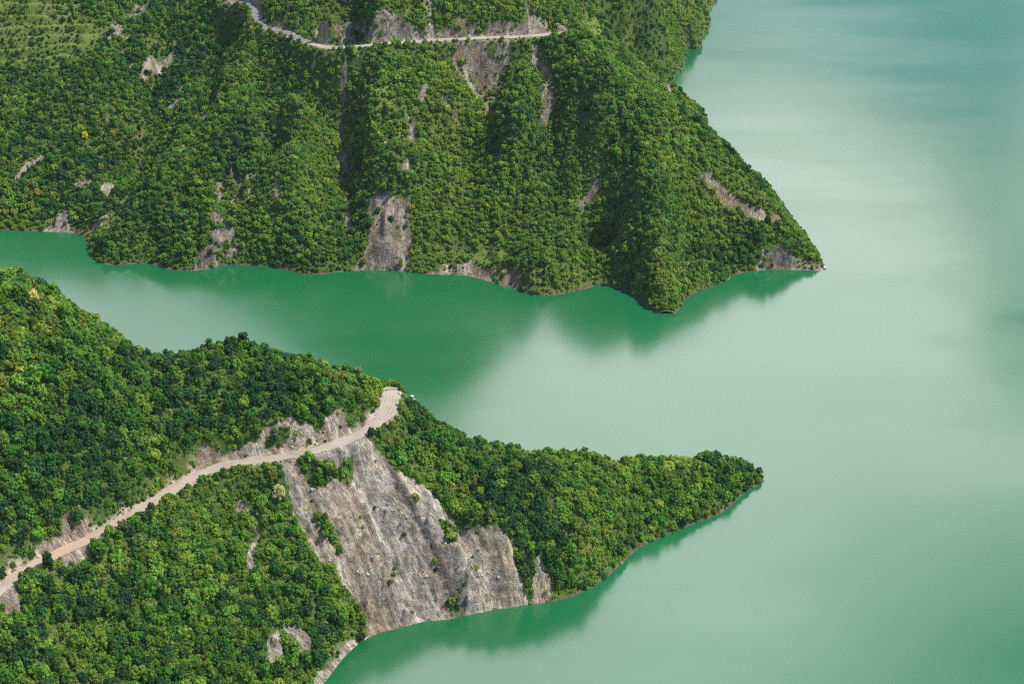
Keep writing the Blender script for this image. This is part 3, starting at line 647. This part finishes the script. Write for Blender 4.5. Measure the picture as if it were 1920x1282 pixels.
PROTO = bpy.data.collections.new('tree_kinds')
def protos(prefix, meshes):
    c = bpy.data.collections.new(prefix); k = 0
    for me in meshes:
        o = bpy.data.objects.new(f'{prefix}_{k:03d}', me); c.objects.link(o); k += 1
    return c
def stuff(name, label, coll, X, Y, Z, rad, idx, tone, r, squash=(.85, 1.25)):
    me = bpy.data.meshes.new(name); me.vertices.add(len(X)); me.vertices.foreach_set('co', np.stack([X, Y, Z], -1).astype(np.float32).ravel()); me.update()
    attr(me, 'size', rad); attr(me, 'tall', rad * r.uniform(*squash, X.shape)); attr(me, 'turn', r.uniform(0, 6.283, X.shape)); 
    cols = np.array([t[1] for t in TONES])[tone]; a = me.attributes.new('tone', 'FLOAT_COLOR', 'POINT'); a.data.foreach_set('color', np.concatenate([cols, np.ones((len(cols), 1))], 1).astype(np.float32).ravel())
    a = me.attributes.new('which', 'INT', 'POINT'); a.data.foreach_set('value', np.asarray(idx, np.int32))
    o = tag(link(name, me), label, None, None, 'stuff')
    ng = bpy.data.node_groups.new(name, 'GeometryNodeTree'); ng.interface.new_socket('Geometry', in_out='INPUT', socket_type='NodeSocketGeometry'); ng.interface.new_socket('Geometry', in_out='OUTPUT', socket_type='NodeSocketGeometry')
    gi = ng.nodes.new('NodeGroupInput'); go = ng.nodes.new('NodeGroupOutput'); ip = ng.nodes.new('GeometryNodeInstanceOnPoints'); ci = ng.nodes.new('GeometryNodeCollectionInfo')
    ci.inputs['Collection'].default_value = coll; ci.inputs['Separate Children'].default_value = True; ci.inputs['Reset Children'].default_value = True
    def na(nm, t):
        x = ng.nodes.new('GeometryNodeInputNamedAttribute'); x.data_type = t; x.inputs['Name'].default_value = nm; return x.outputs['Attribute']
    cs = ng.nodes.new('ShaderNodeCombineXYZ'); s = na('size', 'FLOAT'); ng.links.new(s, cs.inputs[0]); ng.links.new(s, cs.inputs[1]); ng.links.new(na('tall', 'FLOAT'), cs.inputs[2])
    cr = ng.nodes.new('ShaderNodeCombineXYZ'); ng.links.new(na('turn', 'FLOAT'), cr.inputs[2])
    ip.inputs['Pick Instance'].default_value = True; ng.links.new(gi.outputs[0], ip.inputs['Points']); ng.links.new(ci.outputs[0], ip.inputs['Instance']); ng.links.new(na('which', 'INT'), ip.inputs['Instance Index'])
    ng.links.new(cr.outputs[0], ip.inputs['Rotation']); ng.links.new(cs.outputs[0], ip.inputs['Scale']); ng.links.new(ip.outputs[0], go.inputs[0])
    o.modifiers.new('scatter', 'NODES').node_group = ng
    return o
allbig = protos('tree_kind', [CROWN[s][j] for s in SHAPES for j in range(2)])
allsmall = protos('woodland_kind', [CROWN_SMALL[s][j] for s in SHAPES for j in range(2)])
allbush = protos('bush_kind', BUSH)
NT_ = len(TONES)

# near hill
def densN(X, Y, z, i, j):
    return np.clip(1.0 + .32 * fbm(X / 16, Y / 16, 91, 2), .45, 1)
X, Y, Z, rad = scatter(N, 3.5, 5, densN, 1.4, 4.5)
r5 = np.random.default_rng(51)
tone = tones(X, Y, Z, r5, 33); shp = r5.choice(4, X.shape, p=[.38, .34, .10, .18]); var = r5.integers(0, 2, X.shape)
vis, px, py, w = visible(N, X, Y, Z + rad * 1.2)
PLACES = []   # filled below: (px, py, words)
PLACES = [
 (20, 1255, 'in the corner of the slope farthest below the dirt road'), (25, 1190, 'just under the foot of the pale rubble chute'), (75, 1130, 'beside the pale rubble chute'), (70, 1085, 'under the orange stretch of dirt road by the rubble chute'),
 (105, 1180, 'two crowns away from the rubble chute, in the hollow below'), (110, 1245, 'at the frame edge beneath the hollow under the rubble chute'), (150, 1100, 'directly below the brown road embankment'), (215, 1030, 'against the end of the brown road embankment'),
 (200, 1150, 'in the hollow well below the brown embankment'), (200, 1240, 'near the frame edge beneath the hollow below the embankment'), (280, 985, 'along the downhill edge of the straight stretch of dirt road'), (260, 1090, 'on the even slope below the straight stretch of dirt road'),
 (300, 1170, 'on the middle slope between dirt road and frame edge'), (310, 1250, 'at the frame edge below the middle of the slope'), (370, 930, 'where the dirt road straightens below the stony cutting'), (350, 1040, 'on the slope under the point where the road straightens'),
 (430, 900, 'below the road opposite the stony cutting'), (410, 985, 'just left of the bare earth streak below the road'), (400, 1110, 'on the swell below the bare earth streak'), (400, 1200, 'on the lower slope beyond the brown outcrop'),
 (420, 1265, 'at the frame edge beyond the brown outcrop'), (510, 890, 'by the head of the large landslide scar, below the road'), (510, 950, 'at the upper flank of the landslide scar beside the bare earth streak'), (530, 1020, 'on the upper flank of the landslide scar'),
 (490, 1080, 'at the lower end of the bare earth streak'), (580, 1080, 'overhanging the middle flank of the landslide scar'), (490, 1150, 'just above the brown outcrop over the shore'), (560, 1140, 'just above the white rock slab'), (640, 1130, 'by the lower flank of the landslide scar'),
 (610, 1190, 'between the white rock slab and the shore'), (670, 1175, 'above the rocky shore at the foot of the landslide scar'), (570, 1255, 'between the rocky shore and the frame edge'), (480, 1240, 'just below the brown outcrop'),
 (40, 1010, 'above the orange stretch of dirt road, near the frame edge'), (120, 960, 'on top of the reddish road cutting'), (230, 940, 'along the uphill edge of the straight stretch of dirt road'), (330, 860, 'above the road where it nears the stony cutting'),
 (1000, 1095, 'on the green rib between the scar and the small pink landslip'), (1060, 1080, 'just beyond the small pink landslip over the shore'), (1130, 1030, 'above the shore halfway to the tip of the spur'), (930, 960, 'along the lakeward rim of the landslide scar'),
]
PLACES += [(30, 735, 'just below the golden tree on the crest slope'), (20, 800, 'at the frame edge, a few crowns below the golden tree'), (85, 790, 'on the slope one crown inward and below the golden tree'), (25, 860, 'at the frame edge, halfway between golden tree and dirt road'),
  (85, 850, 'halfway between the golden tree and the reddish road cutting'), (85, 905, 'two crowns above the reddish road cutting'), (150, 880, 'uphill of the reddish road cutting, on its lakeward side'), (30, 915, 'at the frame edge, a few crowns above the reddish cutting'),
  (160, 935, 'at the rim of the reddish road cutting, on its lakeward end'), (130, 1150, 'in the middle of the hollow beside the rubble chute'), (165, 1200, 'low in the hollow beside the rubble chute'), (255, 1150, 'where the hollow meets the middle slope'), (255, 1210, 'below the place where the hollow meets the middle slope'),
  (340, 1170, 'on the middle slope, uphill of the frame edge'), (350, 1110, 'on the open middle slope below the bend in the straight road'), (360, 1215, 'on the lower middle slope, well short of the brown outcrop'), (440, 1215, 'a few crowns short of the brown outcrop')]
PL = np.array([(a, b) for a, b, _ in PLACES], float)
px_r = rad / w * FPX
score = np.where(vis & (px > 4) & (px < 1916) & (py > 4) & (py < 1276), px_r, 0)
score = np.where(rad > 2.3, score, 0)
pick = np.argsort(np.where(score > 0, w + np.maximum(px - 560, 0) * .3, 1e9))[:300]
pick = pick[score[pick] > 0]
isind = np.zeros(X.shape, bool); isind[pick] = True
def make_tree(x, y, z, s, h, turn, shape, variant, colr, label, cat, group, name='broadleaf_tree'):
    t = link(name, None); t.location = (x, y, z - .1); t.rotation_euler = (0, 0, turn); t.scale = (s, s, h)
    tag(t, label, cat, group)
    c = link('crown', CROWN[shape][variant], t); c.location = (0, 0, .12); c['tone'] = colr
    link('trunk', TRUNK[variant], t)
    return t
used = {}; LUM = [.2, .1, .4, .7, .9, .5]
order = pick[np.argsort(np.hypot(px[pick, None] - PL[:, 0], py[pick, None] - PL[:, 1]).min(1))]
medr = np.median(rad[pick])
for k in order:
    pl = int(np.argmin(np.hypot(px[k] - PL[:, 0], py[k] - PL[:, 1]))); got = used.setdefault(pl, set())
    combos = sorted(((4 * abs(LUM[a] - LUM[tone[k]]) + (b != shp[k]) * .4 + (a == 5) * .9, a, b) for a in range(NT_) for b in range(4)))
    for _, a, b in combos:
        if (a, b) not in got: break
    got.add((a, b)); s = float(rad[k])
    make_tree(X[k], Y[k], Z[k], s, s * float(r5.uniform(.9, 1.3)), float(r5.uniform(0, 6.28)), SHAPES[b], int(var[k]), TONES[a][1], f'{TONES[a][0]} {SHAPES[b]} tree {PLACES[pl][2]}', 'tree', 'broadleaf trees on the near spur')
m = ~isind
stuff('forest', 'dense mixed green broadleaf forest covering the near spur', allbig, X[m], Y[m], Z[m] + .1, rad[m], shp[m] * 2 + var[m], tone[m], r5)
X, Y, Z, rad = scatter(N, 1.7, 6, lambda X, Y, z, i, j: np.clip(.92 + .3 * fbm(X / 9, Y / 9, 95, 2), 0, 1), .8, 2.1, .12)
stuff('undergrowth', 'low green scrub between the trees of the near spur', allbush, X, Y, Z - .1, rad, r5.integers(0, 3, X.shape), tones(X, Y, Z, r5, 35, .25), r5)
# a sprinkle of weeds on the bare rock
# far hill
def densF(X, Y, z, i, j):
    d = np.clip(1.0 + .36 * fbm(X / 18, Y / 18, 92, 2), .4, 1) * (1 - .82 * F.grass[j, i]) * (1 - F.terr[j, i] * (.06 + .86 * ((F.fr[j, i] > .05) & (F.fr[j, i] < .42))))
    return d
X, Y, Z, rad = scatter(F, 3.2, 7, densF, 1.3, 3.7)
pxf, pyf, wf = project(np.stack([X, Y, Z], -1)); keep = (Y < 1900) | (r5.random(X.shape) < .5)
X, Y, Z, rad = X[keep], Y[keep], Z[keep], rad[keep]
tone = tones(X, Y, Z, r5, 37, .36 - .45 * sstep(-150, -230, X - .12 * (Y - 1300))); shp = r5.choice(4, X.shape, p=[.40, .34, .08, .18])  # left valley toned darker, its shade put into the tree colours
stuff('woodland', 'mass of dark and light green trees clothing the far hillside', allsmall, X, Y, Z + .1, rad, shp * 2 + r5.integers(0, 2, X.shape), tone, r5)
X, Y, Z, rad = scatter(F, 2.3, 8, lambda X, Y, z, i, j: np.clip(.92 + .3 * fbm(X / 9, Y / 9, 96, 2), 0, 1) * (1 - .4 * F.grass[j, i]) * (1 - .95 * np.clip(2 * F.terr[j, i] - 1, 0, 1) * ((F.fr[j, i] > .02) & (F.fr[j, i] < .38))), .8, 2.0, .12)
k = (Y < 1660) | ((X > 90) & (Y < 1850)); X, Y, Z, rad = X[k], Y[k], Z[k], rad[k]
stuff('scrub', 'low green scrub between the trees of the far hillside', allbush, X, Y, Z - .1, rad, r5.integers(0, 3, X.shape), tones(X, Y, Z, r5, 39, .45), r5)

# loose stones on the bare rock and along the waterline
ROCKS = []
def boulder_mesh(seed, name='boulder', m=None):
    r = np.random.default_rng(seed); v, f = ICO2 if name == 'boulder' else ICO1; v = v.copy()
    for _ in range(14):
        n = r.standard_normal(3); n /= np.linalg.norm(n); h_ = r.uniform(.5, .85); v = v - np.maximum((v @ n) - h_, 0)[:, None] * n
    me = mesh_np(name, v * np.array([1.2, .9, .75]), f, False); attr(me, 'weather', np.full(len(v), .84)); attr(me, 'streak', np.full(len(v), .5)); attr(me, 'tint', np.full(len(v), .4)); me.materials.append(m or m_pale); return me
ROCKS = [boulder_mesh(950 + k, 'stone', m_rock if k < 4 else m_pale) for k in range(5)]
rocks = protos('stone_kind', ROCKS)
for fd, cell, sd, nm, lab, ymax in ((N, 1.7, 61, 'rubble', 'loose grey stones strewn over the landslide scar and near shore', 1100), (F, 2.4, 62, 'scree', 'loose stones on the bare patches and shore of the far hillside', 1700)):
    rr = np.random.default_rng(sd); gx = np.arange(fd.x[0] + 3, fd.x[-1] - 3, cell); gy = np.arange(fd.y[0] + 3, min(ymax, fd.y[-1] - 3), cell); X, Y = np.meshgrid(gx, gy)
    X = (X + rr.uniform(-.8, .8, X.shape)).ravel(); Y = (Y + rr.uniform(-.8, .8, Y.shape)).ravel(); z = fd.h(X, Y)
    i = np.clip(np.round((X - fd.x[0]) / fd.step).astype(int), 0, len(fd.x) - 1); j = np.clip(np.round((Y - fd.y[0]) / fd.step).astype(int), 0, len(fd.y) - 1)
    clump = fbm(X / 7, Y / 12, sd, 3)
    ok = (fd.road_d[j, i] > .2) & (((fd.id[j, i] >= 0) & (rr.random(X.shape) < .07 + .4 * np.clip(clump, 0, 1)) & (z > .1)) | ((z > -.5) & (z < 1.1) & (rr.random(X.shape) < np.clip(.1 + .9 * clump, 0, .8))))
    X, Y, z = X[ok], Y[ok], z[ok]; rad = .22 + .85 * rr.random(X.shape) ** 3.2
    stuff(nm, lab, rocks, X, Y, z, rad, rr.choice(5, X.shape, p=[.23, .23, .23, .23, .08]), np.zeros(X.shape, int), rr)
# conifers on the far hill
CON = [(1024, 300, 9, 'tallest dark conifer of the cluster in the hollow of the far hill'), (1042, 296, 8, 'dark conifer leaning into the middle of the hollow cluster'), (1058, 300, 8.5, 'dark conifer on the lakeward side of the hollow cluster'), (1034, 312, 7, 'short dark conifer at the front of the hollow cluster'), (1010, 304, 6.5, 'small dark conifer at the channel side of the hollow cluster'),
       (1172, 252, 9.5, 'tall broad dark conifer below the pale boulder on the ridge'), (1164, 222, 8, 'dark conifer just under the pale boulder on the ridge'), (1146, 208, 7, 'dark conifer beside the ridge, farthest up from the pale boulder'), (1183, 262, 6, 'small dark conifer at the foot of the tall broad one')]
for k, (a, b_, hgt, lab) in enumerate(CON):
    p = F.hit(np.array([a]), np.array([b_]))[0]; t = link('conifer_tree', None); t.location = (p[0], p[1], float(F.h(p[0], p[1])) - .2); s = hgt / 3.6; t.scale = (s, s, s * 1.15); t.rotation_euler = (0, 0, k * 1.3)
    tag(t, lab, 'conifer', 'conifers on the far hill'); c = link('crown', CONE[k % 2], t); c['tone'] = (.014, .045, .026); link('trunk', TRUNK[k % 3], t)
# flowering and yellow-leaved trees
FLW = [(N, 524, 936, 3.6, (.62, .58, .28), 'cream flowering tree at the upper flank of the large landslide scar'), (N, 1128, 862, 2.8, (.60, .56, .26), 'cream flowering tree on the crest halfway along the spur'), (N, 64, 566, 3.0, (.60, .54, .26), 'cream flowering tree high on the crest near the frame edge'),
       (N, 40, 706, 2.8, (.54, .48, .08), 'golden tree on the crest slope near the frame edge'), (N, 812, 776, 2.8, (.30, .34, .12), 'pale flowering tree on the rim beside the dark crag'),
       (F, 152, 244, 2.2, (.55, .50, .08), 'upper of two golden trees on the far valley side'), (F, 160, 260, 2.4, (.56, .49, .07), 'lower of two golden trees on the far valley side'), (F, 213, 252, 2.2, (.54, .48, .08), 'golden tree alone beside the two golden trees'), (F, 240, 225, 2.2, (.34, .36, .06), 'yellowish tree above the golden trees of the far valley side'),
       (F, 104, 318, 2.8, (.52, .46, .06), 'golden tree beside the slanting bare strip over the inlet'), (F, 70, 366, 2.4, (.48, .45, .07), 'yellowish tree above the inlet shore'), (F, 100, 366, 2.2, (.48, .45, .07), 'second yellowish tree above the inlet shore, next to a bare patch'), (F, 190, 318, 2.2, (.34, .36, .06), 'yellowish tree uphill of the pale bare patch by the inlet'),
       (F, 772, 392, 2.2, (.42, .36, .06), 'golden shrub like tree beside the steep rock face'), (F, 932, 446, 2.2, (.36, .34, .07), 'yellowish tree on the old field terraces'), (F, 536, 446, 2.6, (.22, .30, .03), 'lime green tree low on the slope beside the gully bed')]
for k, (fd, a, b_, s, colr, lab) in enumerate(FLW):
    s *= 1.3 if fd is F else 1.15; p = fd.hit(np.array([a]), np.array([b_ + 4]))[0]; make_tree(p[0], p[1], float(fd.h(p[0], p[1])) + .8, s, s * 1.25, k * 1.1, SHAPES[k % 2], k % 2, colr, lab, 'tree', 'flowering and golden trees', 'flowering_tree')
# shrubs growing on the landslide scar
SHR = [(566, 866, 2.8, 2, 'green shrub at the head of the landslide scar, under the road'), (582, 862, 3.0, 3, 'tall green shrub touching the road at the head of the scar'), (574, 884, 3.0, 2, 'broad shrub on the green island under the road'), (600, 890, 2.4, 3, 'bright shrub in the middle of the green island under the road'), (616, 900, 2.6, 2, 'shrub on the lower lip of the green island'),
       (640, 884, 2.6, 2, 'shrub on the lakeward side of the green island'), (650, 872, 2.2, 3, 'small bright shrub at the lakeward end of the green island'), (600, 906, 2.4, 0, 'dark shrub hanging below the green island'), (596, 968, 2.0, 5, 'olive shrub at the top of the narrow green strip'), (610, 990, 2.4, 2, 'shrub in the upper half of the narrow green strip'),
       (624, 1012, 2.6, 2, 'broad shrub halfway down the narrow green strip'), (636, 1036, 2.2, 0, 'dark shrub at the foot of the narrow green strip'), (842, 996, 2.0, 4, 'yellow-green bush at the centre of the grassy ledge'), (854, 1004, 1.8, 4, 'small yellow bush on the lower side of the grassy ledge'), (832, 986, 1.6, 4, 'small yellow bush on the upper side of the grassy ledge'),
       (846, 1128, 2.0, 2, 'green bush over the dark hollow at the scar foot'), (772, 1150, 1.5, 5, 'lone olive bush near the water at the scar foot'), (654, 902, 1.4, 4, 'tiny yellow-green bush alone on pale rubble below the island')]
for k, (a, b_, s, tn, lab) in enumerate(SHR):
    p = N.hit(np.array([a]), np.array([b_]))[0]; o = link('shrub', BUSH[k % 3]); o.location = (p[0], p[1], float(N.h(p[0], p[1])) - .3); o.scale = (s, s, s * 1.2); o.rotation_euler = (0, 0, k * 2.1); o['tone'] = TONES[tn][1]; tag(o, lab, 'shrub', 'shrubs on the large landslide scar')
# pale boulders
for k, (fd, a, b_, s, lab) in enumerate([(N, 772, 744, 1.5, 'larger white boulder on the crag beside the road bend'), (N, 776, 749, 1.0, 'smaller white boulder on the crag beside the road bend'), (N, 749, 738, 1.1, 'pale boulder at the outer edge of the road bend'), (F, 1175, 182, 2.4, 'lone pale boulder on the ridge of the far hill'),
       (N, 800, 1084, .9, 'pale boulder halfway up the landslide scar'), (N, 690, 1078, 1.2, 'pale boulder near the lower flank of the landslide scar'), (N, 585, 921, .9, 'small white boulder under the green island of shrubs'), (F, 1546, 503, 1.7, 'dark boulder in the water at the tip of the far ridge')]):
    p = fd.hit(np.array([a]), np.array([b_]))[0]; o = link('boulder', boulder_mesh(900 + k)); o.location = (p[0], p[1], max(float(fd.h(p[0], p[1])), 0) + s * .25); o.scale = (s, s, s); o.rotation_euler = (.2, .1, k * 1.7); tag(o, lab, 'boulder')

# ------------------------------------------------------------------ light
HAZE = .000016
SUN_EL, SUN_AZ = 58.0, 96.0              # azimuth clockwise from the view direction (+y)
L = bpy.data.lights.new('sun', 'SUN'); L.energy = 4.5; L.angle = R(.6); L.color = (1, .95, .84); so = bpy.data.objects.new('sun', L); COL.objects.link(so)
so.rotation_euler = (R(90 - SUN_EL), 0, R(180 - SUN_AZ)); so.location = (0, 0, 900)
wd = bpy.data.worlds.new('World'); scene.world = wd; wd.use_nodes = True; nt = wd.node_tree; g = NT(nt); bg = nt.nodes['Background']
sky = g.n('ShaderNodeTexSky', sky_type='NISHITA', sun_disc=False); sky.sun_elevation = R(SUN_EL); sky.sun_rotation = R(SUN_AZ)
bg.inputs['Strength'].default_value = .14; g.l(sky.outputs[0], bg.inputs['Color'])
# bright broken cloud: thicker ahead, over the lake
gen = g.n('ShaderNodeTexCoord').outputs['Generated']
sep = g.n('ShaderNodeSeparateXYZ'); g.l(gen, sep.inputs[0])
cl = g.noise(5.0, g.mapping(gen, (1, 1, .85)), 4, .5)
ahead = g.math('MULTIPLY', g.ramp(sep.outputs[1], [(.35, (0, 0, 0)), (.8, (1, 1, 1))]), g.ramp(sep.outputs[2], [(.22, (.3, .3, .3)), (.285, (.4, .4, .4)), (.345, (1, 1, 1)), (.62, (1, 1, 1)), (.85, (.2, .2, .2))]))
def bank(px, py, wide, amount):          # a cloud bank (or gap) around the sky direction that the lake mirrors there
    d = ray(np.array([px]), np.array([py]))[0]; v = g.n('ShaderNodeVectorMath', operation='DISTANCE'); g.l(gen, v.inputs[0]); v.inputs[1].default_value = (d[0], d[1], -d[2])
    return g.math('MULTIPLY', g.math('POWER', 2.718, g.math('MULTIPLY', g.math('MULTIPLY', v.outputs['Value'], v.outputs['Value']), -1 / wide ** 2)), amount)
banks = None
for q in [(1480, 330, .085, .12), (1660, 500, .065, .20), (1740, 580, .035, .14), (1885, 795, .042, .55), (1845, 355, .020, -.42), (1935, 640, .030, -.95), (1770, 120, .055, -.22), (1180, 820, .09, .06), (1000, 1230, .16, .12), (1870, 1180, .07, -.24), (1640, 1010, .05, -.12), (330, 580, .06, .05), (1600, 20, .07, -.14)]:
    x_ = bank(*q); banks = x_ if banks is None else g.math('ADD', banks, x_)
cl = g.math('ADD', cl, banks)
cov = g.ramp(g.math('ADD', g.math('MULTIPLY', cl, 1.0), g.math('MULTIPLY', ahead, .31)), [(.55, (0, 0, 0)), (.93, (1, 1, 1))])
bg2 = g.n('ShaderNodeBackground'); bg2.inputs['Color'].default_value = (1, .93, .955, 1)
g.l(g.math('ADD', g.math('MULTIPLY', ahead, 1.85), .74), bg2.inputs['Strength'])
mx = g.n('ShaderNodeMixShader'); g.l(cov, mx.inputs[0]); g.l(bg.outputs[0], mx.inputs[1]); g.l(bg2.outputs[0], mx.inputs[2]); g.l(mx.outputs[0], nt.nodes['World Output'].inputs['Surface'])

# thin summer haze over the valley
hx = 6100; V = [(x, y, z) for z in (-28, 640) for x, y in ((-hx, -hx), (hx, -hx), (hx, hx), (-hx, hx))]
me = mesh_np('haze', V, [(3, 2, 1, 0), (4, 5, 6, 7), (0, 1, 5, 4), (1, 2, 6, 5), (2, 3, 7, 6), (3, 0, 4, 7)], False)
m_haze = bpy.data.materials.new('haze'); m_haze.use_nodes = True; nt = m_haze.node_tree; nt.nodes.clear()
ho = nt.nodes.new('ShaderNodeOutputMaterial'); pv = nt.nodes.new('ShaderNodeVolumePrincipled'); pv.inputs['Color'].default_value = (.62, .86, 1, 1); pv.inputs['Density'].default_value = HAZE; pv.inputs['Anisotropy'].default_value = .2
nt.links.new(pv.outputs[0], ho.inputs['Volume']); me.materials.append(m_haze)
tag(link('haze', me), 'thin bluish haze filling the valley over the lake', None, None, 'stuff')
scene.cycles.volume_bounces = 0
vs = scene.view_settings; vs.view_transform = 'Standard'; vs.look = 'None'; vs.exposure = .2; vs.gamma = 1; vs.use_curve_mapping = False
scene.cycles.use_denoising = False; scene.cycles.filter_width = 1.15
scene.cycles.max_bounces = 6; scene.cycles.transparent_max_bounces = 4
